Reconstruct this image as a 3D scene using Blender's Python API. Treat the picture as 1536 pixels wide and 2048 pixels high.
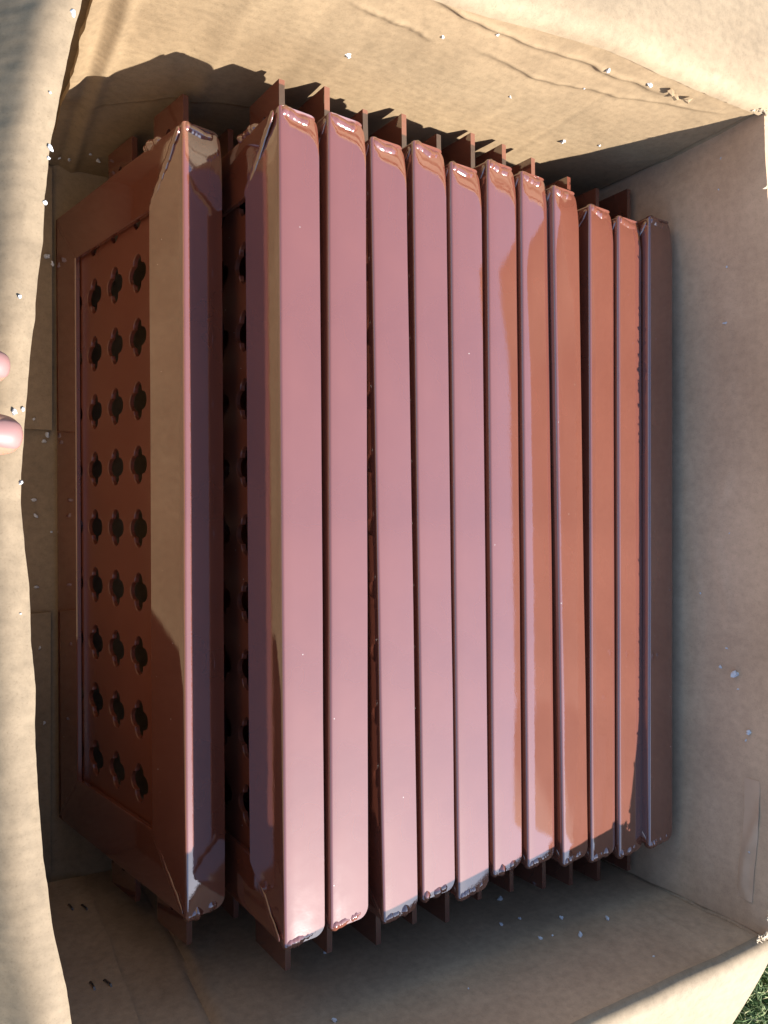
import bpy, bmesh, math, random
from math import sin, cos, radians, pi, sqrt, exp
from mathutils import Vector, noise, Matrix

sc = bpy.context.scene
for o in list(bpy.data.objects):
    bpy.data.objects.remove(o)
col = sc.collection
ZC = 0.85                      # camera height above the grass; depth below the camera is c, z = ZC - c

# ---------------------------------------------------------------- camera
cam_d = bpy.data.cameras.new("camera")
cam_d.sensor_width = 36.0
cam_d.lens = 1540.0 / 2048.0 * 36.0
cam_d.clip_start = 0.01
cam_d.clip_end = 500.0
cam = bpy.data.objects.new("camera", cam_d)
col.objects.link(cam)
cam.location = (0, 0, ZC)
cam.rotation_euler = (0, -radians(29.5), 0)
sc.camera = cam

# ---------------------------------------------------------------- world and sun
SUN = Vector((-0.73, 0.81, -1.0)).normalized()        # direction the light travels
world = bpy.data.worlds.new("World")
sc.world = world
world.use_nodes = True
wn = world.node_tree
bg = wn.nodes["Background"]
sky = wn.nodes.new("ShaderNodeTexSky")
sky.sky_type = 'NISHITA'
sky.sun_disc = False
sky.sun_elevation = math.asin(-SUN.z)
sky.sun_rotation = math.atan2(-SUN.x, -SUN.y)
sky.air_density = 1.0
sky.dust_density = 0.5
wn.links.new(sky.outputs[0], bg.inputs[0])
bg.inputs[1].default_value = 0.10
sd = bpy.data.lights.new("sun", 'SUN')
sd.energy = 5.0
sd.angle = radians(0.53)
sd.color = (1.0, 0.95, 0.87)
so = bpy.data.objects.new("sun", sd)
col.objects.link(so)
so.rotation_euler = SUN.to_track_quat('-Z', 'Y').to_euler()
so.location = (2, -2, 3)

sc.view_settings.view_transform = 'Standard'
sc.view_settings.look = 'None'
sc.view_settings.exposure = 1.5
sc.view_settings.gamma = 1.0
sc.view_settings.use_curve_mapping = False
sc.cycles.max_bounces = 10
sc.cycles.diffuse_bounces = 6
sc.cycles.glossy_bounces = 5
sc.cycles.use_denoising = True

# ---------------------------------------------------------------- materials
def new_mat(name):
    m = bpy.data.materials.new(name)
    m.use_nodes = True
    nt = m.node_tree
    return m, nt, nt.nodes["Principled BSDF"]

def N(nt, kind, **kw):
    n = nt.nodes.new(kind)
    for k, v in kw.items():
        if k in n.inputs:
            n.inputs[k].default_value = v
        else:
            setattr(n, k, v)
    return n

def ramp(nt, fac, stops):
    r = nt.nodes.new("ShaderNodeValToRGB")
    el = r.color_ramp.elements
    el[0].position, el[0].color = stops[0][0], stops[0][1]
    el[1].position, el[1].color = stops[-1][0], stops[-1][1]
    for p, c in stops[1:-1]:
        e = el.new(p); e.color = c
    nt.links.new(fac, r.inputs[0])
    return r

def cardboard(name, base, flute_axis='Z', flute=0.25, mottled=1.0):
    m, nt, p = new_mat(name)
    L = nt.links.new
    tc = N(nt, "ShaderNodeTexCoord")
    n1 = N(nt, "ShaderNodeTexNoise", Scale=140.0, Detail=6.0, Roughness=0.65)
    n2 = N(nt, "ShaderNodeTexNoise", Scale=9.0, Detail=4.0, Roughness=0.6)
    n3 = N(nt, "ShaderNodeTexNoise", Scale=900.0, Detail=3.0, Roughness=0.7)
    for n in (n1, n2, n3):
        L(tc.outputs["Object"], n.inputs["Vector"])
    d = [c * (1 - 0.16 * mottled) for c in base]
    b = [min(1, c * (1 + 0.14 * mottled)) for c in base]
    r1 = ramp(nt, n1.outputs["Fac"], [(0.3, (*d, 1)), (0.5, (*base, 1)), (0.72, (*b, 1))])
    r2 = ramp(nt, n2.outputs["Fac"], [(0.25, (0.78, 0.755, 0.73, 1)), (0.7, (1.08, 1.07, 1.05, 1))])
    r3 = ramp(nt, n3.outputs["Fac"], [(0.28, (0.80, 0.78, 0.75, 1)), (0.42, (1, 1, 1, 1)), (0.7, (1.05, 1.05, 1.05, 1))])
    mx = N(nt, "ShaderNodeMix", data_type='RGBA', blend_type='MULTIPLY')
    mx.inputs[0].default_value = 1.0
    L(r1.outputs[0], mx.inputs[6]); L(r2.outputs[0], mx.inputs[7])
    mx2 = N(nt, "ShaderNodeMix", data_type='RGBA', blend_type='MULTIPLY')
    mx2.inputs[0].default_value = 1.0
    L(mx.outputs[2], mx2.inputs[6]); L(r3.outputs[0], mx2.inputs[7])
    L(mx2.outputs[2], p.inputs["Base Color"])
    p.inputs["Roughness"].default_value = 0.72
    p.inputs["Specular IOR Level"].default_value = 0.25
    # flutes of the corrugated board showing through the liner, plus paper tooth
    wv = N(nt, "ShaderNodeTexWave", wave_type='BANDS', bands_direction=flute_axis, wave_profile='SIN')
    wv.inputs["Scale"].default_value = 42.0
    wv.inputs["Distortion"].default_value = 5.0
    wv.inputs["Detail"].default_value = 2.0
    wv.inputs["Detail Scale"].default_value = 0.6
    L(tc.outputs["Object"], wv.inputs["Vector"])
    b1 = N(nt, "ShaderNodeBump", Strength=flute, Distance=0.0012)
    L(wv.outputs["Fac"], b1.inputs["Height"])
    b2 = N(nt, "ShaderNodeBump", Strength=0.35, Distance=0.0006)
    L(n1.outputs["Fac"], b2.inputs["Height"]); b2.inputs["Strength"].default_value = 0.2; L(b1.outputs[0], b2.inputs["Normal"])
    L(b2.outputs[0], p.inputs["Normal"])
    return m

KRAFT = (0.285, 0.206, 0.125)
M_card = cardboard("kraft_board", KRAFT, 'Z', 0.05)
M_card_right = cardboard("kraft_board_side_lightened", (0.53, 0.37, 0.25), 'Y', 0.05, 0.7)  # same kraft, lightened: bounce light on the right wall put into the colour
M_card_flap = cardboard("kraft_board_flap", (0.285, 0.217, 0.143), 'Y', 0.06)
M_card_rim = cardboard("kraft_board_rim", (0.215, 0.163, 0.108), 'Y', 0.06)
M_card_near = cardboard("kraft_board_shade_lightened", (0.44, 0.315, 0.205), 'Z', 0.05)  # kraft lightened to lift the shaded near wall, fill light painted in
M_core = cardboard("torn_paper_core", (0.50, 0.41, 0.30), 'X', 0.1, 0.8)

def paint():
    m, nt, p = new_mat("red_brown_gloss_paint")
    L = nt.links.new
    tc = N(nt, "ShaderNodeTexCoord")
    oi = N(nt, "ShaderNodeObjectInfo")
    n1 = N(nt, "ShaderNodeTexNoise", Scale=14.0, Detail=3.0)
    L(tc.outputs["Object"], n1.inputs["Vector"])
    r = ramp(nt, n1.outputs["Fac"], [(0.3, (0.134, 0.038, 0.022, 1)), (0.7, (0.155, 0.046, 0.027, 1))])
    # dust specks on the paint
    ad = N(nt, "ShaderNodeVectorMath", operation='ADD')
    L(tc.outputs["Object"], ad.inputs[0])
    L(oi.outputs["Location"], ad.inputs[1])
    vo = N(nt, "ShaderNodeTexVoronoi", Scale=85.0)
    L(ad.outputs[0], vo.inputs["Vector"])
    lt = N(nt, "ShaderNodeMath", operation='LESS_THAN')
    lt.inputs[1].default_value = 0.038
    L(vo.outputs["Distance"], lt.inputs[0])
    sep = N(nt, "ShaderNodeSeparateColor")
    L(vo.outputs["Color"], sep.inputs[0])
    gt = N(nt, "ShaderNodeMath", operation='GREATER_THAN')
    gt.inputs[1].default_value = 0.90
    L(sep.outputs[0], gt.inputs[0])
    mu = N(nt, "ShaderNodeMath", operation='MULTIPLY')
    L(lt.outputs[0], mu.inputs[0]); L(gt.outputs[0], mu.inputs[1])
    mx = N(nt, "ShaderNodeMix", data_type='RGBA')
    L(mu.outputs[0], mx.inputs[0]); L(r.outputs[0], mx.inputs[6])
    mx.inputs[7].default_value = (0.45, 0.42, 0.38, 1)
    L(mx.outputs[2], p.inputs["Base Color"])
    # smudged patches on the gloss
    n2 = N(nt, "ShaderNodeTexNoise", Scale=9.0, Detail=5.0, Roughness=0.7)
    L(ad.outputs[0], n2.inputs["Vector"])
    rr = N(nt, "ShaderNodeMapRange")
    rr.inputs[1].default_value = 0.45; rr.inputs[2].default_value = 0.75
    rr.inputs[3].default_value = 0.035; rr.inputs[4].default_value = 0.08
    L(n2.outputs["Fac"], rr.inputs[0])
    L(rr.outputs[0], p.inputs["Roughness"])
    p.inputs["IOR"].default_value = 2.5
    p.inputs["Coat Weight"].default_value = 0.14
    p.inputs["Coat IOR"].default_value = 1.55
    p.inputs["Coat Roughness"].default_value = 0.62
    n3 = N(nt, "ShaderNodeTexNoise", Scale=55.0, Detail=2.0)
    n4 = N(nt, "ShaderNodeTexNoise", Scale=700.0, Detail=2.0)
    L(ad.outputs[0], n3.inputs["Vector"]); L(ad.outputs[0], n4.inputs["Vector"])
    b1 = N(nt, "ShaderNodeBump", Strength=0.06, Distance=0.0012)
    L(n3.outputs["Fac"], b1.inputs["Height"])
    b2 = N(nt, "ShaderNodeBump", Strength=0.05, Distance=0.0003)
    L(n4.outputs["Fac"], b2.inputs["Height"]); L(b1.outputs[0], b2.inputs["Normal"])
    L(b2.outputs[0], p.inputs["Normal"])
    return m
M_paint = paint()
M_paint_sheet = M_paint.copy()          # the pressed sheets took a thinner, less glossy coat
M_paint_sheet.name = "red_brown_satin_paint"
_n = M_paint_sheet.node_tree
_p = _n.nodes["Principled BSDF"]
for _l in list(_n.links):
    if _l.to_socket == _p.inputs["Roughness"]:
        _n.links.remove(_l)
_p.inputs["Roughness"].default_value = 0.26
_p.inputs["IOR"].default_value = 1.6
_p.inputs["Coat Weight"].default_value = 0.0

def simple(name, colr, rough=0.6, spec=0.5, metal=0.0, vary=0.12, scale=60.0, bump=0.2):
    m, nt, p = new_mat(name)
    tc = N(nt, "ShaderNodeTexCoord")
    n = N(nt, "ShaderNodeTexNoise", Scale=scale, Detail=4.0)
    nt.links.new(tc.outputs["Object"], n.inputs["Vector"])
    lo = [c * (1 - vary) for c in colr]; hi = [min(1, c * (1 + vary)) for c in colr]
    r = ramp(nt, n.outputs["Fac"], [(0.3, (*lo, 1)), (0.7, (*hi, 1))])
    nt.links.new(r.outputs[0], p.inputs["Base Color"])
    p.inputs["Roughness"].default_value = rough
    p.inputs["Specular IOR Level"].default_value = spec
    p.inputs["Metallic"].default_value = metal
    b = N(nt, "ShaderNodeBump", Strength=bump, Distance=0.001)
    nt.links.new(n.outputs["Fac"], b.inputs["Height"])
    nt.links.new(b.outputs[0], p.inputs["Normal"])
    return m
M_foam = simple("white_foam", (0.60, 0.60, 0.61), 0.8, 0.2, 0, 0.08, 400)
M_staple = simple("staple_steel", (0.16, 0.13, 0.11), 0.45, 0.5, 0.8, 0.2, 300)
M_tape = simple("clear_tape", (0.50, 0.35, 0.24), 0.42, 0.4, 0, 0.08, 60, 0.1)
M_skin = simple("skin", (0.30, 0.155, 0.105), 0.5, 0.3, 0, 0.08, 120, 0.25)
sk = M_skin.node_tree.nodes["Principled BSDF"]
sk.inputs["Subsurface Weight"].default_value = 0.35
sk.inputs["Subsurface Radius"].default_value = (0.010, 0.004, 0.002)
sk.inputs["Subsurface Scale"].default_value = 0.6
M_nail = simple("fingernail", (0.27, 0.14, 0.13), 0.5, 0.5, 0, 0.04, 80, 0.05)
M_ground = simple("lawn_soil", (0.05, 0.055, 0.022), 0.95, 0.2, 0, 0.5, 14, 0.6)

def grass_mat():
    m, nt, p = new_mat("grass_blades")
    g = N(nt, "ShaderNodeNewGeometry")
    r = ramp(nt, g.outputs["Random Per Island"], [(0.0, (0.06, 0.10, 0.03, 1)), (0.5, (0.12, 0.18, 0.06, 1)), (0.85, (0.20, 0.23, 0.10, 1)), (1.0, (0.30, 0.26, 0.13, 1))])
    nt.links.new(r.outputs[0], p.inputs["Base Color"])
    p.inputs["Roughness"].default_value = 0.8
    p.inputs["Specular IOR Level"].default_value = 0.2
    return m
M_grass = grass_mat()

# ---------------------------------------------------------------- helpers
def W(a, b, c):
    return Vector((a, b, ZC - c))

def link(name, me, mat=None, parent=None):
    o = bpy.data.objects.new(name, me)
    if mat and me and not me.materials:
        me.materials.append(mat)
    col.objects.link(o)
    if parent:
        o.parent = parent
    return o

def thing(name, label, cat, loc, group=None):
    o = bpy.data.objects.new(name, None)
    o.empty_display_size = 0.05
    col.objects.link(o)
    o.location = loc
    o["label"] = label
    o["category"] = cat
    if group:
        o["group"] = group
    return o

def finish(me, angle=35):
    for p in me.polygons:
        p.use_smooth = True
    me.set_sharp_from_angle(angle=radians(angle))
    return me

def mesh_from(name, verts, faces, angle=35, flip_check=True):
    me = bpy.data.meshes.new(name)
    me.from_pydata([tuple(v) for v in verts], [], faces)
    bm = bmesh.new(); bm.from_mesh(me)
    bmesh.ops.recalc_face_normals(bm, faces=bm.faces)
    bm.to_mesh(me); bm.free()
    return finish(me, angle)

def slab(name, P, nrm, nu, nv, thick):
    """a sheet of real thickness: P(i/nu, j/nv) is the seen face, nrm(u, v) points out of it"""
    verts, faces = [], []
    for j in range(nv + 1):
        for i in range(nu + 1):
            u, v = i / nu, j / nv
            verts.append(P(u, v))
    k = len(verts)
    for j in range(nv + 1):
        for i in range(nu + 1):
            u, v = i / nu, j / nv
            verts.append(verts[j * (nu + 1) + i] - nrm(u, v) * thick)
    def q(i, j): return j * (nu + 1) + i
    for j in range(nv):
        for i in range(nu):
            a, b, c, d = q(i, j), q(i + 1, j), q(i + 1, j + 1), q(i, j + 1)
            faces.append((a, b, c, d)); faces.append((k + d, k + c, k + b, k + a))
    for i in range(nu):
        faces.append((q(i, 0), k + q(i, 0), k + q(i + 1, 0), q(i + 1, 0)))
        faces.append((q(i, nv), q(i + 1, nv), k + q(i + 1, nv), k + q(i, nv)))
    for j in range(nv):
        faces.append((q(0, j), q(0, j + 1), k + q(0, j + 1), k + q(0, j)))
        faces.append((q(nu, j), k + q(nu, j), k + q(nu, j + 1), q(nu, j + 1)))
    return mesh_from(name, verts, faces, 50)

def lerp(a, b, t): return a + (b - a) * t

def auto_n(P, ref):
    """unit normal of the seen face from its own shape, on the side of ref"""
    e = 0.004
    def f(u, v):
        u0, u1 = max(0, u - e), min(1, u + e)
        v0, v1 = max(0, v - e), min(1, v + e)
        n = (P(u1, v) - P(u0, v)).cross(P(u, v1) - P(u, v0))
        if n.length < 1e-12: return Vector(ref)
        n.normalize()
        return n if n.dot(Vector(ref)) > 0 else -n
    return f

def pl(points, x):
    """piecewise smooth interpolation through (x, value) points in rising x"""
    if x <= points[0][0]: return points[0][1]
    for (x0, y0), (x1, y1) in zip(points, points[1:]):
        if x <= x1:
            t = (x - x0) / (x1 - x0)
            return y0 + (y1 - y0) * t
    return points[-1][1]

def seg_dist(px, py, poly):
    best, side, tt = 1e9, 1, 0
    n = len(poly) - 1
    for k in range(n):
        ax, ay = poly[k]; bx, by = poly[k + 1]
        dx, dy = bx - ax, by - ay
        l2 = dx * dx + dy * dy
        t = max(0, min(1, ((px - ax) * dx + (py - ay) * dy) / l2))
        d = math.hypot(px - ax - t * dx, py - ay - t * dy)
        if d < best:
            best = d
            side = 1 if (dx * (py - ay) - dy * (px - ax)) > 0 else -1
            tt = (k + t) / n
    return best, side, tt

def nz(x, y, z=0.0, s=1.0):
    return noise.noise(Vector((x * s, y * s, z)))

# ---------------------------------------------------------------- the ground
gm = bpy.data.meshes.new("ground")
bm = bmesh.new()
bmesh.ops.create_grid(bm, x_segments=40, y_segments=40, size=150)
bm.to_mesh(gm); bm.free()
ground = link("ground", gm, M_ground)
ground["kind"] = "structure"

# ---------------------------------------------------------------- the cardboard box
FLOOR_C, TOP_C = 0.842, 0.42
BOX_LOC = Vector((0.33, -0.012, 0.0))
box = thing("cardboard_box", "open brown cardboard box holding the stack of red brown metal panels", "box", BOX_LOC)

def bpart(name, me, mat, parent=None):
    o = link(name, me, mat, parent or box)
    if parent is None or parent is box:
        o.location = -BOX_LOC
    return o

# floor and the folded pads lying on it
def P(u, v): return W(lerp(-0.012, 0.63, u), lerp(-0.385, 0.362, v), FLOOR_C) + Vector((0, 0, 0.001 * nz(u * 9, v * 9)))
bpart("floor_panel", slab("floor_panel", P, lambda u, v: Vector((0, 0, 1)), 40, 48, 0.005), M_card)
for y0, y1, a1, hh in ((0.082, 0.345, 0.0905, 0.009), (-0.362, -0.1005, 0.0895, 0.007)):
    def P(u, v): return W(lerp(0.010, a1, u), lerp(y0, y1, v), FLOOR_C - hh) + Vector((0, 0, 0.0012 * nz(u * 2, v * 7, y0) - 0.002 * (u ** 6)))
    bpart("bottom_flap", slab("bottom_flap", P, lambda u, v: Vector((0, 0, 1)), 10, 50, hh - 0.0015), M_card)
# raised board under the main row of panels
def P(u, v): return W(lerp(0.187, 0.605, u), lerp(-0.30, 0.28, v), 0.7815) + Vector((0, 0, 0.0))
bpart("packing_board", slab("packing_board", P, lambda u, v: Vector((0, 0, 1)), 4, 4, 0.059), M_card)

# --- back wall, lit by the sun, with its creases
C1 = [(0.2738, 0.432), (0.2938, 0.4393), (0.3187, 0.4449), (0.3537, 0.4469), (0.3837, 0.4488), (0.41, 0.445), (0.4397, 0.4434), (0.4592, 0.4467), (0.4879, 0.4446), (0.5056, 0.4475), (0.53, 0.4426)]
C2 = [(0.3462, 0.4737), (0.3763, 0.4754), (0.4077, 0.48), (0.4344, 0.4774), (0.463, 0.4698), (0.4928, 0.4681), (0.5236, 0.458), (0.5527, 0.451), (0.5954, 0.4384)]
C3 = [(0.240, 0.4725), (0.268, 0.4736), (0.2892, 0.4746), (0.3131, 0.4781)]
C4 = [(0.0994, 0.7055), (0.1331, 0.678), (0.1638, 0.6552), (0.2114, 0.6365), (0.26, 0.633)]
C5 = [(0.478, 0.60), (0.4787, 0.5657), (0.4798, 0.4828), (0.484, 0.45)]
BACK = [(C1, 0.0026, 0.0034, 0.0034), (C2, 0.0019, 0.0028, 0.0024), (C3, 0.0018, 0.0030, 0.0012), (C4, 0.0012, 0.0020, 0.0015), (C5, -0.0008, 0.004, 0.0)]
FOLDS = [(0.1075, 0.0055, 0.0050), (0.096, 0.004, -0.0025), (0.163, 0.010, -0.0020), (0.182, 0.007, 0.0018), (0.232, 0.011, -0.0015), (0.262, 0.008, 0.0012), (0.33, 0.012, -0.0010), (0.41, 0.010, 0.0008)]
def back_disp(a, c):
    h = 0.0
    for poly, amp, w, step in BACK:
        wob = 0.0014 * nz(a * 40, c * 40)
        d, s, t = seg_dist(a + wob, c + wob, poly)
        env = min(1, 6 * t + 0.1) * min(1, 6 * (1 - t) + 0.1)
        h += env * amp * exp(-(d / w) ** 2) * (0.75 + 0.5 * nz(t * 17, amp * 999))
        h -= env * step * exp(-d / 0.018) * (0.5 + 0.5 * math.tanh(s * d / 0.0022))
    for a0, w, amp in FOLDS:
        ac = a0 + 0.02 * (c - 0.55) * 0.2 + 0.002 * nz(c * 12, a0 * 50)
        h += amp * exp(-((a - ac) / w) ** 2) * (0.6 + 0.4 * nz(c * 8, a0 * 31))
    h += 0.0022 * nz(a * 9, c * 7, 3.1) + 0.0006 * nz(a * 45, c * 30, 5.0)
    h -= 0.004 * exp(-((a - 0.6165) / 0.002) ** 2)
    # the corner next to the left wall is folded forward a little
    h += 0.006 * exp(-((a - 0.084) / 0.010) ** 2) * (1 if c < 0.68 else exp(-((c - 0.68) / 0.02) ** 2))
    return h
TOPPTS = [(0.05, 0.437), (0.28, 0.4345), (0.36, 0.426), (0.42, 0.4195), (0.62, 0.4215)]
def back_top(a): return pl(TOPPTS, a) + 0.0008 * nz(a * 30, 1.7)
def P(u, v):
    a = lerp(0.0842, 0.6225, u) + (0.0016 * nz(v * 26, 0.4) if u == 0 else 0)
    c = lerp(FLOOR_C - 0.001, back_top(a), v)
    return W(a, 0.349 - back_disp(a, c), c)
back = bpart("wall_panel", slab("wall_panel", P, lambda u, v: Vector((0, -1, 0)), 360, 270, 0.006), M_card)
def P(u, v):
    a = lerp(-0.02, 0.30, u) + (0.002 * nz(v * 31, 9.4) if u == 0 else 0)
    c = lerp(FLOOR_C - 0.001, 0.44, v)
    return W(a, 0.3605 + 0.0012 * nz(a * 20, c * 20), c)
bpart("wall_lining", slab("wall_lining", P, lambda u, v: Vector((0, -1, 0)), 30, 60, 0.005), M_card)
# a torn scrap of liner on the back wall
def scrap(name, pts, c0, lift, mat, parent):
    vs, fs = [], []
    n = len(pts)
    ctr = Vector((0, 0, 0))
    for p_ in pts: ctr += Vector(p_)
    ctr /= n
    top = [Vector(p_) for p_ in pts]
    vs = top + [p_ + c0 for p_ in top] + [ctr + lift, ctr + c0]
    for i in range(n):
        j = (i + 1) % n
        fs += [(i, j, 2 * n), (n + j, n + i, 2 * n + 1), (i, n + i, n + j, j)]
    return bpart(name, mesh_from(name, vs, fs, 20), mat, parent)
random.seed(5)
for (aa, cc, rr) in ((0.519, 0.4365, 0.0035), (0.530, 0.440, 0.0045), (0.540, 0.4375, 0.0045)):
    pts = []
    yb = 0.349 - back_disp(aa, cc) - 0.0012
    for k in range(7):
        t = 2 * pi * k / 7
        r_ = rr * random.uniform(0.45, 1.15)
        pts.append(W(aa + 1.5 * r_ * cos(t), yb - random.uniform(0, 0.004), cc + 0.6 * r_ * sin(t)))
    scrap("torn_paper", pts, Vector((0, 0.0006, 0)), Vector((0, -0.0025, 0.001)), M_card, box)

# --- flap of the back wall, folded outwards
def P(u, v):
    a = lerp(0.04, 0.645, u)
    s = v * 0.30
    c0 = back_top(a)
    d = hgt = 0.0
    for k in range(16):
        sk_ = s * (k + 0.5) / 16
        ag = radians(82) * exp(-(sk_ / 0.014) ** 1.5)
        d += cos(ag) * s / 16; hgt += sin(ag) * s / 16
    hgt += 0.02 * max(0, d - 0.02) + 0.003 * nz(a * 8, d * 10, 2.0) + 0.0005 * nz(a * 50, d * 50, 4)
    fray = 0.0012 * nz(a * 240, s * 160) if (a > 0.5 and s < 0.02) else 0
    return W(a, 0.3465 + d, c0 + 0.003 - hgt + fray)
bpart("top_flap", slab("top_flap", P, auto_n(P, (0, -0.5, 1)), 150, 110, 0.0040), M_card_flap)

# --- right wall
RCR = [[(0.20, 0.475), (0.05, 0.468), (-0.02, 0.485), (-0.10, 0.47)], [(-0.26, 0.436), (-0.31, 0.45), (-0.34, 0.452), (-0.36, 0.44)], [(0.2, 0.53), (-0.1, 0.50), (-0.3, 0.515)]]
def right_disp(b, c):
    h = 0.004 * nz(b * 4, c * 5, 8.0) + 0.0007 * nz(b * 30, c * 22, 6.0)
    for poly, amp in zip(RCR, (0.0007, 0.0016, 0.0006)):
        d, s, t = seg_dist(b, c, poly)
        h += amp * exp(-(d / 0.0035) ** 2) * (1 if amp > 0.001 else 0.8 + nz(b * 20, c))
    for k in range(5):
        cc = 0.44 + 0.055 * k + 0.05 * (b + 0.3)
        h += 0.0010 * exp(-((c - cc) / 0.010) ** 2) * max(0, -b - 0.12) * 4
    return h
def sstep(x0, x1, x):
    t = max(0, min(1, (x - x0) / (x1 - x0)))
    return t * t * (3 - 2 * t)
def right_bow(b): return (0.5 + 0.5 * sstep(-0.375, -0.26, b)) * (1 - sstep(0.18, 0.35, b))
def right_a(b, c):
    return 0.6185 + 0.024 * right_bow(b) * (1 - sstep(0.42, 0.62, c))
def right_top(b):
    return 0.4205 + 0.008 * right_bow(b) + 0.0006 * nz(b * 40, 3.0) + 0.0003 * nz(b * 260, 1.0)
def P(u, v):
    b = lerp(-0.3765, 0.3505, u)
    c = lerp(FLOOR_C - 0.001, right_top(b), v)
    return W(right_a(b, c) - right_disp(b, c) * min(1, 6 * (1 - v) + 0.06), b, c)
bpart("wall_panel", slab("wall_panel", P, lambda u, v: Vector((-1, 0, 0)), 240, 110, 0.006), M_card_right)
def P(u, v):  # right flap, out of view; tilt and flare shaped to darken panel reflections
    s = v * 0.26
    b = lerp(-0.372 - 0.32 * s, 0.352, u)
    ag = radians(53.6 + 7 * b)
    t = s - 0.02 * (1 - exp(-s / 0.02))
    return W(0.6235 + 0.024 * right_bow(b) + 0.004 * (1 - exp(-s / 0.006)) + cos(ag) * s, b, 0.4215 + 0.008 * right_bow(b) - sin(ag) * t + 0.0012 * nz(b * 5, s * 9, 1))
bpart("top_flap", slab("top_flap", P, lambda u, v: Vector((-0.77, 0, 0.63)), 60, 24, 0.0045), M_card_flap)
# frayed liner along the torn top of that wall and at its corners
random.seed(11)
fv, ff = [], []
def shred(p, d, w, parent_list=None):
    side = d.cross(Vector((0.3, 0.2, 1))).normalized() * w
    up = Vector((0, 0, 0.0007))
    k = len(fv)
    tip = p + d
    mid = p + d * 0.55 + Vector((random.uniform(-1, 1), random.uniform(-1, 1), random.uniform(0, 1))) * 0.0012
    for q_ in (p - side, p + side, mid + side * 0.8, tip, mid - side * 0.9):
        fv.append(q_)
    for q_ in (p - side, p + side, mid + side * 0.8, tip, mid - side * 0.9):
        fv.append(q_ - up)
    ff.append((k, k + 1, k + 2, k + 3, k + 4)); ff.append((k + 9, k + 8, k + 7, k + 6, k + 5))
    for i in range(5):
        j = (i + 1) % 5
        ff.append((k + i, k + 5 + i, k + 5 + j, k + j))
for k in range(70):
    b = random.choice((random.uniform(-0.37, 0.34), random.uniform(-0.37, -0.15), random.uniform(0.0, 0.12)))
    shred(W(0.6195 + 0.024 * right_bow(b), b, 0.4205 + 0.008 * right_bow(b)), Vector((random.uniform(-0.004, 0.001), random.uniform(-0.004, 0.004), random.uniform(-0.002, 0.0006))), random.uniform(0.0006, 0.002))
for k in range(70):
    e = 1 if k % 2 else -1
    p0 = W((0.612 if e > 0 else 0.620) + random.uniform(-0.008, 0.010), 0.349 if e > 0 else -0.3735, (0.4205 if e > 0 else 0.4245) + random.uniform(-0.002, 0.001))
    shred(p0, Vector((random.uniform(-0.005, 0.005), random.uniform(-0.005, 0.005), random.uniform(-0.001, 0.0025 if e > 0 else 0.0008))), random.uniform(0.0004, 0.0014))
fr = bpart("frayed_edge", mesh_from("frayed_edge", fv, ff, 20), M_core)
fr["kind"] = "stuff"
# strip of old tape on the right wall
def P(u, v):
    b = lerp(-0.352, -0.245, u); c = lerp(0.4555, 0.4405, v)
    return W(right_a(b, c) - right_disp(b, c) - 0.0007, b, c + 0.001 * nz(b * 60, 2))
bpart("tape_strip", slab("tape_strip", P, lambda u, v: Vector((-1, 0, 0)), 30, 5, 0.0003), M_tape)

# --- near wall (bottom of the picture), in the shade
def near_b(a, c):
    t = (a - 0.05) / 0.57
    return -0.3745 - 0.007 * sin(pi * max(0, min(1, t))) * (1 - (c - 0.42) / 0.45)
def near_disp(a, c):
    h = 0.003 * nz(a * 6, c * 5, 12.0) + 0.0006 * nz(a * 40, c * 24, 4.4)
    h += -0.0034 * exp(-((a - 0.1715 + 0.004 * nz(c * 8, 3)) / 0.0028) ** 2) + 0.0012 * exp(-((a - 0.180) / 0.006) ** 2)
    h += 0.0014 * exp(-((a - 0.577 + 0.003 * nz(c * 20, 7)) / 0.002) ** 2) * exp(-((c - 0.47) / 0.05) ** 2)
    ac = 0.6165 + 0.012 * (1 - sstep(0.42, 0.62, c))
    h -= 0.005 * exp(-((a - ac) / 0.0022) ** 2)
    return h
def near_top(a): return pl([(0.04, 0.420), (0.30, 0.419), (0.42, 0.419), (0.60, 0.420), (0.63, 0.4205)], a)
def P(u, v):
    a = lerp(-0.02, 0.6365, u)
    c = lerp(FLOOR_C - 0.001, near_top(a) + 0.004, v)
    return W(a, near_b(a, c) + near_disp(a, c), c)
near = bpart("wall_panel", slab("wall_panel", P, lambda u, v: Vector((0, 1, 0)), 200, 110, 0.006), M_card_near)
def P(u, v):
    a = lerp(0.055, 0.629 - 0.03 * v * v, u)
    s = v * 0.26
    # integrate the rolled-over crease
    d = hgt = 0.0
    n = 20
    for k in range(n):
        sk_ = s * (k + 0.5) / n
        ag = radians(85) * exp(-(sk_ / 0.009) ** 1.5) - radians(21 + 60 * sk_) * (1 - exp(-(sk_ / 0.02) ** 1.5))
        d += cos(ag) * s / n; hgt += sin(ag) * s / n
    c0 = near_top(a) + 0.008
    return W(a, near_b(a, c0) + 0.0024 + near_disp(a, c0) * max(0, 1 - v * 8) - d, c0 - hgt + 0.002 * nz(a * 9, s * 11, 31) * min(1, v * 6))
bpart("top_flap", slab("top_flap", P, auto_n(P, (0, 0.3, 1)), 100, 110, 0.0020), M_card_flap)
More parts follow.
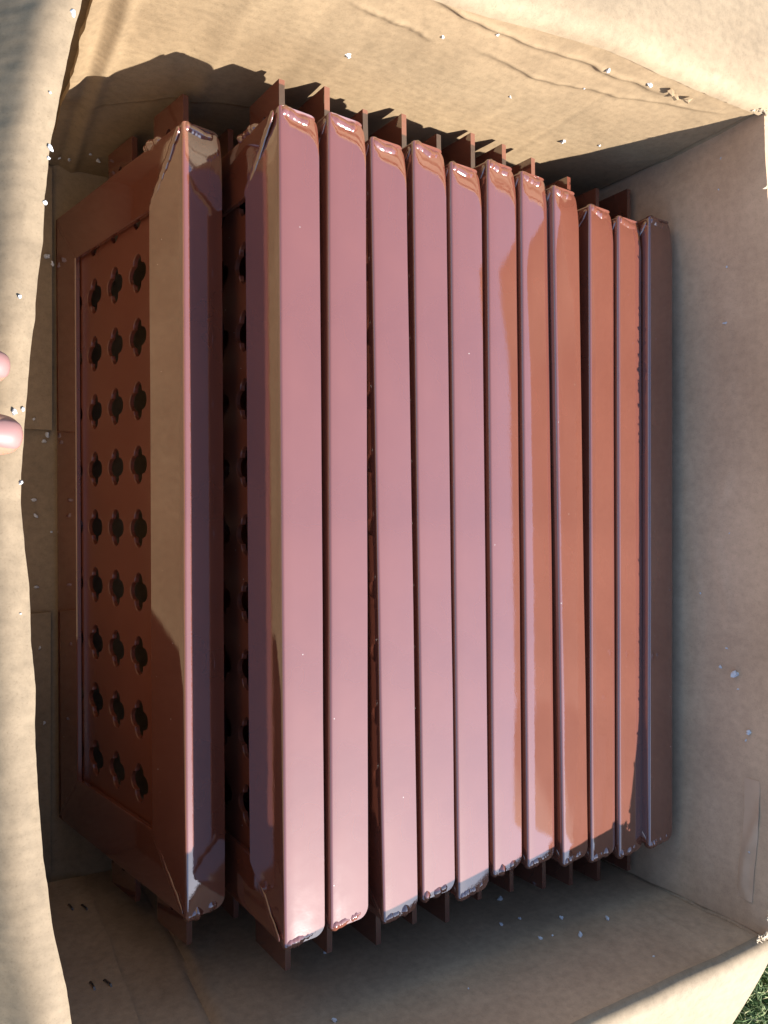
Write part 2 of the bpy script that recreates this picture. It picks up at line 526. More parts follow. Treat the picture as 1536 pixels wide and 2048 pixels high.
# stapled joint strip at the left end of that wall
def P(u, v):
    c = lerp(FLOOR_C - 0.012, 0.415, v)
    a = lerp(0.045, 0.1205 + 0.0015 * nz(c * 18, 2.2), u)
    return W(a, near_b(a, c) + near_disp(a, c) + 0.0052, c)
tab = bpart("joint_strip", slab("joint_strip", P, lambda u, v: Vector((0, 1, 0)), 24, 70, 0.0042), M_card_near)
for (aa, cc, rot) in ((0.1085, 0.632, 0.35), (0.0975, 0.634, 0.15), (0.110, 0.762, 0.3), (0.099, 0.768, 0.2)):
    vs, fs = [], []
    prof = []
    for k in range(9):
        t = -1 + 2 * k / 8
        prof.append((t * 0.0062, 0.0016 if abs(t) < 0.9 else -0.001))
    cen = W(aa, near_b(aa, cc) + near_disp(aa, cc) + 0.0052, cc)
    for (l, h) in prof:
        dirv = Vector((sin(rot), 0, cos(rot)))
        side = Vector((cos(rot), 0, -sin(rot)))
        for (ds, dh) in ((-0.0007, 0), (0.0007, 0), (0.0007, 0.0006), (-0.0007, 0.0006)):
            vs.append(cen + dirv * l + side * ds + Vector((0, h + dh, 0)))
    for k in range(8):
        for e in range(4):
            f_ = (e + 1) % 4
            fs.append((4 * k + e, 4 * k + f_, 4 * k + 4 + f_, 4 * k + 4 + e))
    fs += [(0, 1, 2, 3), (35, 34, 33, 32)]
    st = link("staple", mesh_from("staple", vs, fs, 30), M_staple, tab)

# --- left wall with its flap rolled outwards over the rim
LEFT = [(-0.40, 0.066), (-0.33, 0.0625), (-0.2615, 0.0563), (-0.1952, 0.0445), (-0.1441, 0.0399), (-0.1064, 0.0388), (-0.0814, 0.0381), (-0.0313, 0.0353), (-0.012, 0.0332), (0.0059, 0.032), (0.0307, 0.0331), (0.0681, 0.0353), (0.106, 0.0394), (0.1313, 0.0413), (0.1567, 0.0431), (0.1823, 0.045), (0.2087, 0.0499), (0.2355, 0.0546), (0.263, 0.0609), (0.33, 0.068), (0.40, 0.070)]
def left_edge(b):
    s = 0
    for k in range(-2, 3):
        s += pl(LEFT, b + 0.006 * k)
    return s / 5 + 0.0007 * nz(b * 40, 6.1) + 0.0004 * nz(b * 130, 2.0)
def P(u, v):
    b = lerp(-0.379, 0.372, u)
    c = lerp(FLOOR_C - 0.001, TOP_C + 0.002, v)
    e = left_edge(b)
    x = lerp(-0.004, e - 0.0012, v ** 0.8)
    return W(x + 0.002 * nz(b * 8, c * 8, 22) * (1 - v), b, c)
bpart("wall_panel", slab("wall_panel", P, lambda u, v: Vector((1, 0, 0)), 150, 40, 0.006), M_card)
def lp(b, s):
    """rolled flap profile: distance s from the inner rim outwards"""
    pts = [(0.0, 0.0, 0.0), (0.004, 0.0036, 0.0015), (0.009, 0.0084, 0.0028), (0.014, 0.0132, 0.0026), (0.019, 0.0178, 0.0006), (0.023, 0.0211, -0.0018), (0.30, 0.2260, -0.1880)]
    for q0, q1 in zip(pts, pts[1:]):
        if s <= q1[0]:
            t = (s - q0[0]) / (q1[0] - q0[0])
            return lerp(q0[1], q1[1], t), lerp(q0[2], q1[2], t)
    return pts[-1][1], pts[-1][2]
def P(u, v):
    b = lerp(-0.374, 0.366, u)
    s = (v ** 1.8) * 0.30
    d, h = 0, 0
    for k in range(-2, 3):
        dd, hh = lp(b, max(0, s + 0.0018 * k)); d += dd / 5; h += hh / 5
    wr = (0.0010 * nz(b * 22, s * 60, 3) + 0.0006 * nz(b * 70, s * 90, 1)) * exp(-(s / 0.03) ** 2)
    wr += 0.0005 * nz(b * 9 + s * 25, s * 18, 41) * min(1, s / 0.02)
    k1 = exp(-((b - 0.004) / 0.006) ** 2) * 0.0009
    return W(left_edge(b) - d, b, TOP_C - h - wr * min(1, s / 0.006) + k1)
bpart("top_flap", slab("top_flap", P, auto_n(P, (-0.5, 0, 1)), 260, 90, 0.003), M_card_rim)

# ---------------------------------------------------------------- the metal panels
TL, TH, TT = 0.600, 0.264, 0.0335        # length, width, depth of one panel
RW, TS = 0.0515, 0.005                    # rim width, steel thickness

def rail_mesh(name, half, horizontal_sign, seed, rw=RW, twist=0.0):
    """one mitred angle-iron rail along y; its outer face at z = 0 facing up, its rim face at x = 0"""
    rnd = random.Random(seed)
    r = 0.0024
    prof = [(rw, 0.0008), (rw - 0.0008, 0.0), (rw * 0.66, 0.0), (rw * 0.33, 0.0), (0.008, 0.0)]
    for k in range(7):
        t = pi / 2 * k / 6
        prof.append((r - r * sin(t), r - r * cos(t)))
    rc = 0.0085
    for u in (0.010, 0.016, TT - rc):
        prof.append((0.0, u))
    for k in range(1, 8):
        prof.append((0.0, TT - rc + rc * sin(pi / 2 * k / 7.3)))
    prof += [(0.0006, TT), (TS - 0.0006, TT)]
    for k in range(7, 0, -2):
        prof.append((TS, TT - rc + rc * sin(pi / 2 * k / 7.3)))
    prof += [(TS, 0.016), (TS, TS + 0.003), (TS + 0.003, TS), (rw - 0.0008, TS), (rw, TS - 0.0008)]
    n = len(prof)
    stations = [-1, -0.985, -0.96, -0.92, -0.8, -0.5, -0.2, 0.1, 0.4, 0.7, 0.86, 0.93, 0.965, 0.988, 1]
    vs, fs = [], []
    ph = rnd.uniform(0, 50)
    for f in stations:
        for (s, u) in prof:
            e = half - s
            if u > TT - rc:
                q_ = u - (TT - rc)
                e -= rc - sqrt(max(0, rc * rc - q_ * q_))
            y = f * e
            sag = 0.0
            if s < 0.003 and u > 0.004:                    # the weld pulls the ends of the edge face down
                sag = 0.0022 * max(0, (f * horizontal_sign - 0.93) / 0.07) ** 1.6
                sag += 0.0005 * ((u - 0.005) / TT) ** 3 * 1.2
            wob = 0.00025 * noise.noise(Vector((f * 2.2 + ph, s * 30, u * 30)))
            tw = twist * s if u < TS + 0.004 else 0.0
            vs.append((u - tw + wob, y, -(s + sag) + wob))
    m = len(stations)
    for k in range(m - 1):
        for i in range(n):
            j = (i + 1) % n
            fs.append((k * n + i, k * n + j, (k + 1) * n + j, (k + 1) * n + i))
    fs.append(tuple(range(n))); fs.append(tuple(reversed(range((m - 1) * n, m * n))))
    return mesh_from(name, vs, fs, 40)

def bead_mesh(name, p0, p1, rad, seed, flat=0.7, n=44, axis=Vector((-1, 0, 0)), lump=0.35, bend=0.0):
    """a lumpy weld bead from p0 to p1"""
    rnd = random.Random(seed)
    d = (p1 - p0)
    L_ = d.length; d.normalize()
    e1 = axis - d * axis.dot(d); e1.normalize()
    e2 = d.cross(e1)
    vs, fs = [], []
    m = 12
    ph = rnd.uniform(0, 99)
    for k in range(n + 1):
        t = k / n
        rr = rad * (1 + lump * noise.noise(Vector((t * L_ * 160 + ph, 0, 0))) + 0.3 * lump * noise.noise(Vector((t * L_ * 380 + ph, 5, 0))))
        rr *= min(1, sqrt(max(0.0005, 1 - (2 * t - 1) ** 10)))
        cpt = p0 + d * (t * L_) + e2 * (rad * 0.35 * noise.noise(Vector((t * L_ * 90 + ph, 9, 0)))) + e1 * bend * sin(pi * t)
        for i in range(m):
            a = 2 * pi * i / m
            vs.append(cpt + e1 * (rr * flat * cos(a)) + e2 * (rr * sin(a)))
    for k in range(n):
        for i in range(m):
            j = (i + 1) % m
            fs.append((k * m + i, k * m + j, (k + 1) * m + j, (k + 1) * m + i))
    fs.append(tuple(range(m))); fs.append(tuple(reversed(range(n * m, (n + 1) * m))))
    return mesh_from(name, vs, fs, 70)

def plate_mesh(ds):
    """perforated sheet with four-lobed holes; local x = depth, y = length, z = up"""
    py, ps = 0.0535, 0.0455
    ys = [-0.007 + py * k for k in range(-5, 6)]
    ss = [0.0445 + ds + ps * k for k in range(-1 if ds > 0.015 else 0, 4 if ds > 0.015 else 5)]
    yb = [-0.2935] + [(a + b) / 2 for a, b in zip(ys, ys[1:])] + [0.2935]
    sb = [0.0065] + [(a + b) / 2 for a, b in zip(ss, ss[1:])] + [TH - 0.0065]
    NP = 72
    R, D = 0.0075, 0.0085
    outline = []
    for k in range(NP):
        t = 2 * pi * (k + 0.5) / NP
        dx, dy = cos(t), sin(t)
        best = 0.0
        for (cx, cy) in ((D, 0), (-D, 0), (0, D), (0, -D)):
            bq = dx * cx + dy * cy
            disc = bq * bq - (D * D - R * R)
            if disc >= 0 and bq > 0:
                best = max(best, bq + sqrt(disc))
        outline.append((dx * best, dy * best, t))
    vs, fs = [], []
    x0, x1 = TS + 0.0004, TS + 0.0042
    bv = 0.0006
    for yi, yc in enumerate(ys):
        for si, s_ in enumerate(ss):
            y0_, y1_ = yb[yi], yb[yi + 1]
            s0_, s1_ = sb[si], sb[si + 1]
            k0 = len(vs)
            rings = [(x0, 0, 'rect'), (x0, 0, 'hole+'), (x0 + bv, 0, 'hole'), (x1, 0, 'hole'), (x1, 0, 'rect')]
            for (x, _, kind) in rings:
                for (oy, os_, t) in outline:
                    if kind == 'rect':
                        dx, dy = cos(t), sin(t)
                        tx = ((y1_ - yc) / dx) if dx > 0 else ((y0_ - yc) / dx)
                        ty = ((s1_ - s_) / dy) if dy > 0 else ((s0_ - s_) / dy)
                        q_ = min(tx, ty)
                        yy, s2 = yc + dx * q_, s_ + dy * q_
                    elif kind == 'hole+':
                        yy, s2 = yc + oy * 1.04, s_ + os_ * 1.04
                    else:
                        yy, s2 = yc + oy, s_ + os_
                    vs.append((x, yy, -s2))
            for r_ in range(4):
                for i in range(NP):
                    j = (i + 1) % NP
                    a, b = k0 + r_ * NP + i, k0 + r_ * NP + j
                    fs.append((a, b, b + NP, a + NP))
            # corner fills of the cell, front and back
            for (base, x, rev) in ((k0, x0, False), (k0 + 4 * NP, x1, True)):
                for (cy, cs) in ((y1_, s1_), (y0_, s1_), (y0_, s0_), (y1_, s0_)):
                    ang = math.atan2(cs - s_, cy - yc) % (2 * pi)
                    i = int((ang / (2 * pi) * NP) - 0.5) % NP
                    j = (i + 1) % NP
                    vs.append((x, cy, -cs))
                    c_ = len(vs) - 1
                    fs.append((base + i, base + j, c_) if not rev else (base + j, base + i, c_))
    me = bpy.data.meshes.new("perforated_plate")
    me.from_pydata(vs, [], fs)
    return finish(me, 35)

def tab_mesh():
    """flat lug with a bolt hole: x = thickness, y outwards from the panel end, z up; wide 0.052"""
    w, l, th = 0.052, 0.058, 0.005
    hc = (0.034, 0.0)
    rh = 0.0045
    NP = 24
    vs, fs = [], []
    for x in (0, th):
        for k in range(NP):
            t = 2 * pi * (k + 0.5) / NP
            vs.append((x, hc[0] + rh * cos(t), hc[1] + rh * sin(t)))
        for k in range(NP):
            t = 2 * pi * (k + 0.5) / NP
            dx, dy = cos(t), sin(t)
            tx = ((l - hc[0]) / dx) if dx > 0 else (-hc[0] / dx)
            ty = (w / 2 / abs(dy))
            q_ = min(tx, ty)
            vs.append((x, hc[0] + dx * q_, dy * q_))
        for (cy, cz) in ((l, w / 2), (0, w / 2), (0, -w / 2), (l, -w / 2)):
            vs.append((x, cy, cz))
    B = 2 * NP + 4
    corner_at = {}
    for ci, (cy, cz) in enumerate(((l, w / 2), (0, w / 2), (0, -w / 2), (l, -w / 2))):
        ang = math.atan2(cz - hc[1], cy - hc[0]) % (2 * pi)
        corner_at[int((ang / (2 * pi) * NP) - 0.5) % NP] = 2 * NP + ci
    loop = []
    for k in range(NP):
        loop.append(NP + k)
        if k in corner_at:
            loop.append(corner_at[k])
    for side in (0, B):
        for k in range(NP):
            j = (k + 1) % NP
            fs.append((side + k, side + j, side + NP + j, side + NP + k))
            if k in corner_at:
                fs.append((side + NP + k, side + NP + j, side + corner_at[k]))
    for k in range(NP):
        j = (k + 1) % NP
        fs.append((k, j, B + j, B + k))
    for k in range(len(loop)):
        a, b = loop[k], loop[(k + 1) % len(loop)]
        fs.append((a, b, B + b, B + a))
    return mesh_from("lug", vs, fs, 30)

long_rails = [rail_mesh("long_rail", TL / 2, 1, s) for s in (1, 2, 3, 4)]
end_rail = rail_mesh("end_rail", TH / 2, 1, 9)
end_rail_narrow = rail_mesh("end_rail", TH / 2, 1, 12, 0.047)
bent_rails = {0: rail_mesh("long_rail", TL / 2, 1, 5, RW, 0.045), 1: rail_mesh("long_rail", TL / 2, 1, 6, 0.047, 0.09)}
plates = {0: plate_mesh(0.0), 1: plate_mesh(0.0260)}
lug = tab_mesh()
V = Vector
mitres = [bead_mesh("weld_bead", V((0.0004, 0.2965, TH - 0.0035)), V((0.0004, 0.2500, TH - 0.0510)), 0.0036, s, 0.42) for s in (21, 22)]
mitres2 = [bead_mesh("weld_bead", V((0.0004, -0.2965, TH - 0.0035)), V((0.0004, -0.2500, TH - 0.0510)), 0.0030, s, 0.35) for s in (31, 32)]
mitres3 = [bead_mesh("weld_bead", V((0.0004, y * 0.2965, 0.0035)), V((0.0004, y * 0.25, 0.051)), 0.0026, 40 + y, 0.3) for y in (1, -1)]
endtop = [bead_mesh("weld_bead", V((0.001, 0.2972, TH - 0.0040)), V((0.0275, 0.2945, TH - 0.0052)), 0.0052, s, 0.95, 36, V((0, 0, 1)), 0.22) for s in (51, 52, 53, 54, 55)]
endbot = [bead_mesh("weld_bead", V((0.0005, -0.2990, TH - 0.0040)), V((0.0285, -0.2960, TH - 0.0048)), 0.0054, s, 0.95, 40, V((0, 0, 1)), 0.42) for s in (61, 62, 63, 64, 65, 66)]
blob = [bead_mesh("paint_run", V((0.004, 0.3005, TH - 0.040)), V((0.004, 0.3005, TH - 0.066)), 0.0055, s, 0.8, 30, V((0, 1, 0)), 0.5) for s in (71, 72)]

panel_specs = [
    # a at far end, a at near end, depth of top edge, lean, y offset, label
    (0.1525, 0.1551, 0.5757, 13.0, -0.0067, "lowest metal panel at the far left, shaded brown face full of cloverleaf holes"),
    (0.2036, 0.2081, 0.5116, 6, -0.0109, "wide pink-lit metal panel second from the left, one column of cloverleaf holes showing"),
    (0.2420, 0.2440, 0.5106, 6, -0.0066, "third metal panel from the left, sunlit pink edge next to the second panel"),
    (0.2790, 0.2900, 0.5132, 6, -0.0148, "fourth metal panel from the left, its near end jutting below its right neighbour"),
    (0.3176, 0.3269, 0.5151, 6, -0.0078, "fifth metal panel from the left, rounded far end standing higher than the sixth"),
    (0.3540, 0.3620, 0.5161, 6, -0.0159, "sixth metal panel from the left, far end sitting lower than both its neighbours"),
    (0.3917, 0.3985, 0.5169, 6.2, -0.0053, "seventh metal panel from the left, last one that is pink over nearly all its edge"),
    (0.4277, 0.4356, 0.5170, 6.3, -0.0070, "eighth metal panel from the left, edge half pink and half orange along its length"),
    (0.4622, 0.4742, 0.5150, 7.0, -0.0129, "ninth metal panel from the left, orange edge slanting until it touches the tenth panel"),
    (0.5088, 0.5114, 0.5185, 6, -0.0192, "orange-lit metal panel third from the right wall of the box"),
    (0.5450, 0.5465, 0.5184, 4.5, -0.0230, "narrow orange-lit metal panel second from the right wall of the box"),
    (0.5800, 0.5800, 0.5130, 2.0, -0.0183, "dark unlit metal panel at the right end, against the side wall of the box"),
]
random.seed(3)
for i, (a0, a1, c, lean, yo, label) in enumerate(panel_specs):
    ln = radians(lean)
    yaw = math.asin((a1 - a0) / TL)
    top = W((a0 + a1) / 2, yo, c)
    upv = Matrix.Rotation(yaw, 3, 'Z') @ Matrix.Rotation(ln, 3, 'Y') @ Vector((0, 0, 1))
    t = thing("metal_panel", label, "metal panel", top - upv * TH, "red brown metal panels stacked on edge")
    t.rotation_euler = (0, ln, yaw)
    o = link("long_rail", bent_rails.get(i, long_rails[i % 4]), M_paint, t); o.location = (0, 0, TH)
    o = link("long_rail", long_rails[(i + 1) % 4], M_paint, t); o.rotation_euler = (pi, 0, 0)
    for e in (1, -1):
        o = link("end_rail", end_rail_narrow if i == 1 else end_rail, M_paint, t)
        o.location = (0, e * TL / 2, TH / 2)
        o.rotation_euler = (-e * pi / 2, 0, 0)
    o = link("perforated_plate", plates[1 if i == 1 else 0], M_paint_sheet, t); o.location = (0, 0, TH)
    for e in (1, -1):
        for zc in (TH - 0.076, TH - 0.172):
            o = link("lug", lug, M_paint, t)
            o.location = (0.027 + (0.005 if e < 0 else 0), e * (TL / 2 - 0.0085), zc)
            o.rotation_euler = (0, 0, 0 if e > 0 else pi)
    o = link("weld_bead", mitres[i % 2], M_paint, t); o.location.x = (-0.0016, -0.0030)[i] if i < 2 else 0
    o = link("weld_bead", mitres2[i % 2], M_paint, t); o.location.x = (-0.0014, -0.0026)[i] if i < 2 else 0
    link("weld_bead", mitres3[0], M_paint, t)
    link("weld_bead", mitres3[1], M_paint, t)
    link("weld_bead", endtop[i % 5], M_paint, t)
    link("weld_bead", endbot[i % 6], M_paint, t)
    if i < 2:
        link("paint_run", blob[i], M_paint, t)

# ---------------------------------------------------------------- foam crumbs
rnd = random.Random(17)
def crumb_mesh(seed):
    r_ = random.Random(seed)
    me = bpy.data.meshes.new("foam_crumb")
    bm = bmesh.new()
    n = r_.choice((1, 1, 2, 3))
    for k in range(n):
        g = bmesh.ops.create_icosphere(bm, subdivisions=2, radius=1.0 if k == 0 else r_.uniform(0.5, 0.8))
        off = Vector((r_.uniform(-1, 1), r_.uniform(-1, 1), r_.uniform(-0.2, 0.3))) * (0 if k == 0 else 1.0)
        for v in g["verts"]:
            v.co += off
    for v in bm.verts:
        q_ = v.co * 1.3 + Vector((seed * 3.1, 0, 0))
        v.co *= 1 + 0.55 * noise.noise(q_) + 0.45 * noise.noise(q_ * 2.7)
        v.co.z *= 0.7
    bm.to_mesh(me); bm.free()
    return finish(me, 18)
crumbs = [crumb_mesh(s) for s in range(6)]
ORD = ["first", "second", "third", "fourth", "fifth", "sixth", "seventh", "eighth", "ninth", "tenth", "eleventh", "twelfth", "thirteenth", "fourteenth"]
crumb_sets = {}
def crumb(p, size, label, group, stretch=(1, 1, 1)):
    o = link("foam_crumb", crumbs[rnd.randrange(6)], M_foam)
    o.location = p
    o.rotation_euler = (rnd.uniform(0, 6), rnd.uniform(0, 6), rnd.uniform(0, 6))
    o.scale = [size * s * rnd.uniform(0.8, 1.25) for s in stretch]
    o["label"] = label; o["category"] = "foam crumb"; o["group"] = group
    crumb_sets.setdefault(group, []).append(o)
for (a, c, s) in ((0.452, 0.4405, 0.0019), (0.4975, 0.4395, 0.0021), (0.3165, 0.4215 + 0.05, 0.0012), (0.352, 0.452, 0.0010), (0.5035, 0.5475, 0.0019), (0.539, 0.5365, 0.0012), (0.2655, 0.5245, 0.0016), (0.455, 0.470, 0.0009), (0.41, 0.51, 0.0008)):
    crumb(W(a, 0.349 - back_disp(a, c) - s * 0.5, c), s, "white foam crumb clinging to the sunlit far wall of the box", "foam crumbs on the sunlit wall")
for (a, c, s) in ((0.095, 0.815, 0.0014), (0.103, 0.81, 0.0018), (0.128, 0.80, 0.0016), (0.12, 0.79, 0.001)):
    crumb(W(a, 0.3455 - back_disp(a, c), c), s, "white foam crumb in the shaded far left corner of the box", "foam crumbs in the far left corner")
for (b, c, s) in ((0.1787, 0.4744, 0.0012), (0.2302, 0.4706, 0.0010), (-0.1507, 0.4637, 0.0034), (-0.147, 0.4790, 0.0016), (-0.2026, 0.4512, 0.0027), (-0.2107, 0.4543, 0.0013), (-0.0786, 0.4988, 0.0011), (-0.1282, 0.4727, 0.0011), (0.3263, 0.4653, 0.0010), (0.30, 0.47, 0.0007), (-0.165, 0.462, 0.001), (-0.02, 0.47, 0.0007), (-0.31, 0.447, 0.0013)):
    crumb(W(right_a(b, c) - right_disp(b, c) - s * 0.4, b, c), s, "white foam crumb stuck to the bare right wall of the box", "foam crumbs on the right wall")
for (a, c, s) in ((0.4612, 0.5592, 0.0013), (0.4548, 0.5241, 0.0018), (0.4879, 0.5091, 0.0024), (0.5285, 0.516, 0.0024), (0.4935, 0.5389, 0.0019), (0.2506, 0.5188, 0.0018), (0.4682, 0.5979, 0.0020), (0.4672, 0.5217, 0.0008), (0.52, 0.455, 0.0009), (0.2809, 0.5992, 0.0016), (0.36, 0.50, 0.0007), (0.44, 0.56, 0.0017)):
    crumb(W(a, near_b(a, c) + near_disp(a, c) + s * 0.5, c), s, "white foam crumb on the shaded near wall below the panels", "foam crumbs on the near wall")
for (b, off, s) in ((0.2533, 0.004, 0.0014), (0.1828, 0.0008, 0.0015), (0.1056, 0.009, 0.0009), (0.0490, 0.0065, 0.0016), (0.0508, 0.0025, 0.0009), (0.0145, 0.0012, 0.0011), (0.1776, 0.001, 0.0008), (0.21, 0.006, 0.0006), (0.155, 0.0006, 0.0010), (0.262, 0.006, 0.0008), (-0.05, 0.006, 0.0005)):
    d, h = lp(b, off)
    crumb(W(left_edge(b) - d, b, TOP_C - h - s * 0.4), s, "white foam crumb on the sunlit rolled rim of the left flap", "foam crumbs on the left flap")
for (a, b, s) in ((0.0850, 0.2545, 0.0042), (0.0905, 0.247, 0.0026), (0.0865, 0.0775, 0.0048), (0.0835, 0.071, 0.0034), (0.074, 0.012, 0.0030), (0.076, -0.004, 0.0036), (0.0735, 0.092, 0.0024), (0.0905, -0.02, 0.0020), (0.0765, -0.075, 0.0032), (0.079, -0.135, 0.0026), (0.083, -0.21, 0.0022)):
    on_pad = (0.082 < b < 0.345) or (-0.362 < b < -0.1005)
    cc = FLOOR_C - ((0.009 if b > 0 else 0.007) if on_pad else 0) - s * 0.4
    crumb(W(a, b, cc), s * 0.6, "white foam crumb lying on the box floor beside the leftmost panel", "foam crumbs on the floor")

# each crumb is told apart by its place in the row it lies in
for grp, (base, key, ref) in {
        "foam crumbs on the sunlit wall": ("white foam crumb on the sunlit far wall", lambda o: o.location.x, "from the left"),
        "foam crumbs in the far left corner": ("white foam crumb in the shaded far left corner", lambda o: o.location.x, "from the left flap"),
        "foam crumbs on the right wall": ("white foam crumb on the bare right wall", lambda o: -o.location.y, "from the far corner"),
        "foam crumbs on the near wall": ("white foam crumb on the shaded near wall", lambda o: -o.location.x, "from the right corner"),
        "foam crumbs on the left flap": ("white foam crumb on the sunlit left rim", lambda o: -o.location.y, "from the top"),
        "foam crumbs on the floor": ("white foam crumb beside the leftmost panel", lambda o: -o.location.y, "from the far wall")}.items():
    for k, o in enumerate(sorted(crumb_sets.get(grp, []), key=key)):
        o["label"] = base + ", " + ORD[k] + " " + ref

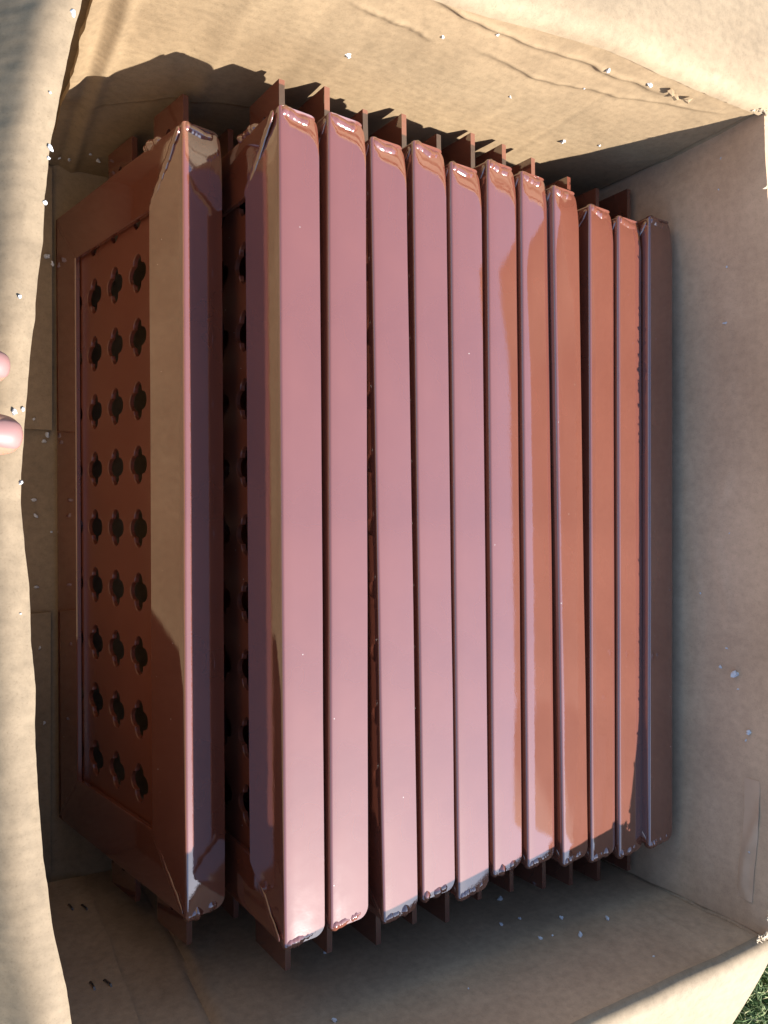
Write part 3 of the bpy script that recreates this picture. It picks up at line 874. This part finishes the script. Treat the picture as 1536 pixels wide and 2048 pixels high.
# ---------------------------------------------------------------- the hand holding the left flap
def build_hand():
    segs = []
    def capsule(bm, p, q_, r0, r1):
        d = q_ - p
        L_ = d.length
        rot = d.to_track_quat('Z', 'Y').to_matrix()
        n, m = 14, 12
        rings = []
        for k in range(-5, 1):
            t = pi / 2 * k / 5
            rings.append((r0 * sin(t), r0 * cos(t)))
        for k in range(1, 6):
            rings.append((L_ * k / 6, lerp(r0, r1, k / 6)))
        for k in range(0, 6):
            t = pi / 2 * k / 5
            rings.append((L_ + r1 * sin(t), r1 * cos(t)))
        vv = []
        for (z, r) in rings:
            vv.append([bm.verts.new(p + rot @ Vector((max(r, 1e-5) * cos(2 * pi * i / n), max(r, 1e-5) * sin(2 * pi * i / n), z))) for i in range(n)])
        for k in range(len(vv) - 1):
            for i in range(n):
                j = (i + 1) % n
                bm.faces.new((vv[k][i], vv[k][j], vv[k + 1][j], vv[k + 1][i]))
        bm.faces.new(list(reversed(vv[0]))); bm.faces.new(vv[-1])
    bm = bmesh.new()
    tips = []
    # finger chains: knuckle, two joints, tip (world, metres), radii
    F = [
        ((-0.070, 0.098, 0.462), (-0.038, 0.102, 0.474), (-0.014, 0.102, 0.462), (0.002, 0.101, 0.4475), 0.0088),
        ((-0.074, 0.073, 0.464), (-0.034, 0.0715, 0.478), (-0.006, 0.069, 0.462), (0.0165, 0.0682, 0.4485), 0.0098),
        ((-0.074, 0.047, 0.462), (-0.032, 0.041, 0.476), (-0.003, 0.0375, 0.461), (0.0215, 0.0361, 0.4490), 0.0108),
        ((-0.070, 0.022, 0.458), (-0.040, 0.012, 0.470), (-0.018, 0.008, 0.460), (-0.002, 0.006, 0.4475), 0.0080),
    ]
    palm = V((-0.120, 0.058, 0.432))
    for ch in F:
        k, j1, j2, tp, r = V(ch[0]), V(ch[1]), V(ch[2]), V(ch[3]), ch[4]
        capsule(bm, palm + (k - palm) * 0.35, k, r * 1.5, r * 1.22)
        capsule(bm, k, j1, r * 1.2, r * 1.04)
        capsule(bm, j1, j2, r * 1.04, r * 0.98)
        capsule(bm, j2, tp, r * 1.0, r * 0.90)
        tips.append((j2, tp, r))
    capsule(bm, V((-0.085, 0.085, 0.448)), V((-0.085, 0.034, 0.446)), 0.016, 0.016)
    capsule(bm, V((-0.110, 0.080, 0.436)), V((-0.110, 0.040, 0.434)), 0.019, 0.019)
    capsule(bm, palm, V((-0.160, 0.058, 0.410)), 0.025, 0.022)
    capsule(bm, V((-0.160, 0.058, 0.410)), V((-0.30, 0.05, 0.36)), 0.024, 0.032)
    # thumb under the flap
    capsule(bm, V((-0.125, 0.078, 0.425)), V((-0.098, 0.105, 0.405)), 0.016, 0.0125)
    capsule(bm, V((-0.098, 0.105, 0.405)), V((-0.070, 0.108, 0.392)), 0.0118, 0.0108)
    capsule(bm, V((-0.070, 0.108, 0.392)), V((-0.050, 0.102, 0.386)), 0.0108, 0.0092)
    me = bpy.data.meshes.new("person")
    bm.to_mesh(me); bm.free()
    o = link("person", me, M_skin)
    rm = o.modifiers.new("remesh", 'REMESH'); rm.mode = 'VOXEL'; rm.voxel_size = 0.0014; rm.use_smooth_shade = True
    sm = o.modifiers.new("smooth", 'SMOOTH'); sm.iterations = 8; sm.factor = 0.5
    o["label"] = "hand reaching in from the left, two fingertips resting on the cardboard flap"
    o["category"] = "person"
    for (j2, tp, r) in tips:
        d = (tp - j2).normalized()
        side = d.cross(V((0, 0, 1))).normalized()
        up = side.cross(d).normalized()
        vs, fs = [], []
        nu_, nv_ = 10, 12
        ctr = tp - d * 0.0008
        for lay in (0, 1):
            for jv in range(nv_ + 1):
                for iu in range(nu_ + 1):
                    x = -1 + 2 * iu / nu_
                    y = -1 + 2 * jv / nv_
                    # rounded-square outline
                    k_ = (abs(x) ** 4 + abs(y) ** 4) ** 0.25
                    mx_ = max(abs(x), abs(y)) or 1
                    sx, sy = (x * mx_ / k_, y * mx_ / k_) if k_ > 0 else (0, 0)
                    lift = r * 0.93 * sqrt(max(0.05, 1 - (0.72 * sx) ** 2)) - 0.0012 * (sy - 0.1) ** 2 * (2.6 if sy > 0 else 0.7)
                    vs.append(ctr + side * (sx * r * 0.60) + d * (sy * 0.0066) + up * (lift + 0.0006 - 0.0009 * lay))
        K = (nu_ + 1) * (nv_ + 1)
        def q_(i, j): return j * (nu_ + 1) + i
        for j in range(nv_):
            for i in range(nu_):
                fs.append((q_(i, j), q_(i + 1, j), q_(i + 1, j + 1), q_(i, j + 1)))
                fs.append((K + q_(i, j + 1), K + q_(i + 1, j + 1), K + q_(i + 1, j), K + q_(i, j)))
        for i in range(nu_):
            fs.append((q_(i, 0), K + q_(i, 0), K + q_(i + 1, 0), q_(i + 1, 0)))
            fs.append((q_(i, nv_), q_(i + 1, nv_), K + q_(i + 1, nv_), K + q_(i, nv_)))
        for j in range(nv_):
            fs.append((q_(0, j), q_(0, j + 1), K + q_(0, j + 1), K + q_(0, j)))
            fs.append((q_(nu_, j), K + q_(nu_, j), K + q_(nu_, j + 1), q_(nu_, j + 1)))
        link("fingernail", mesh_from("fingernail", vs, fs, 60), M_nail, o)
build_hand()

# ---------------------------------------------------------------- grass beside the box
rg = random.Random(8)
gv, gf = [], []
def blade(x, y):
    h = rg.uniform(0.02, 0.06)
    w = rg.uniform(0.0008, 0.0018)
    t = rg.uniform(0, 2 * pi)
    l = rg.uniform(0.2, 1.1) * h
    d = Vector((cos(t), sin(t), 0)); sd_ = Vector((-sin(t), cos(t), 0)) * w
    p = Vector((x, y, -0.002))
    k = len(gv)
    m1 = p + d * l * 0.25 + Vector((0, 0, h * 0.55))
    m2 = p + d * l * 0.65 + Vector((0, 0, h * 0.9))
    tip = p + d * l + Vector((0, 0, h * rg.uniform(0.7, 1.05)))
    gv.extend([p - sd_, p + sd_, m1 + sd_, m1 - sd_, m2 + sd_ * 0.7, m2 - sd_ * 0.7, tip])
    gf.extend([(k, k + 1, k + 2, k + 3), (k + 3, k + 2, k + 4, k + 5), (k + 5, k + 4, k + 6)])
cnt = 0
while cnt < 60000:
    x, y = rg.uniform(0.1, 1.5), rg.uniform(-1.2, 0.7)
    if -0.02 < x < 0.645 and -0.40 < y < 0.38:
        continue
    dd = math.hypot(x - 0.62, y + 0.5)
    if rg.random() > exp(-dd * 1.6):
        continue
    blade(x, y); cnt += 1
gme = bpy.data.meshes.new("grass")
gme.from_pydata([tuple(v) for v in gv], [], gf)
go = link("grass", gme, M_grass)
go["kind"] = "stuff"
go["label"] = "short green lawn grass around the cardboard box"
go["category"] = "grass"
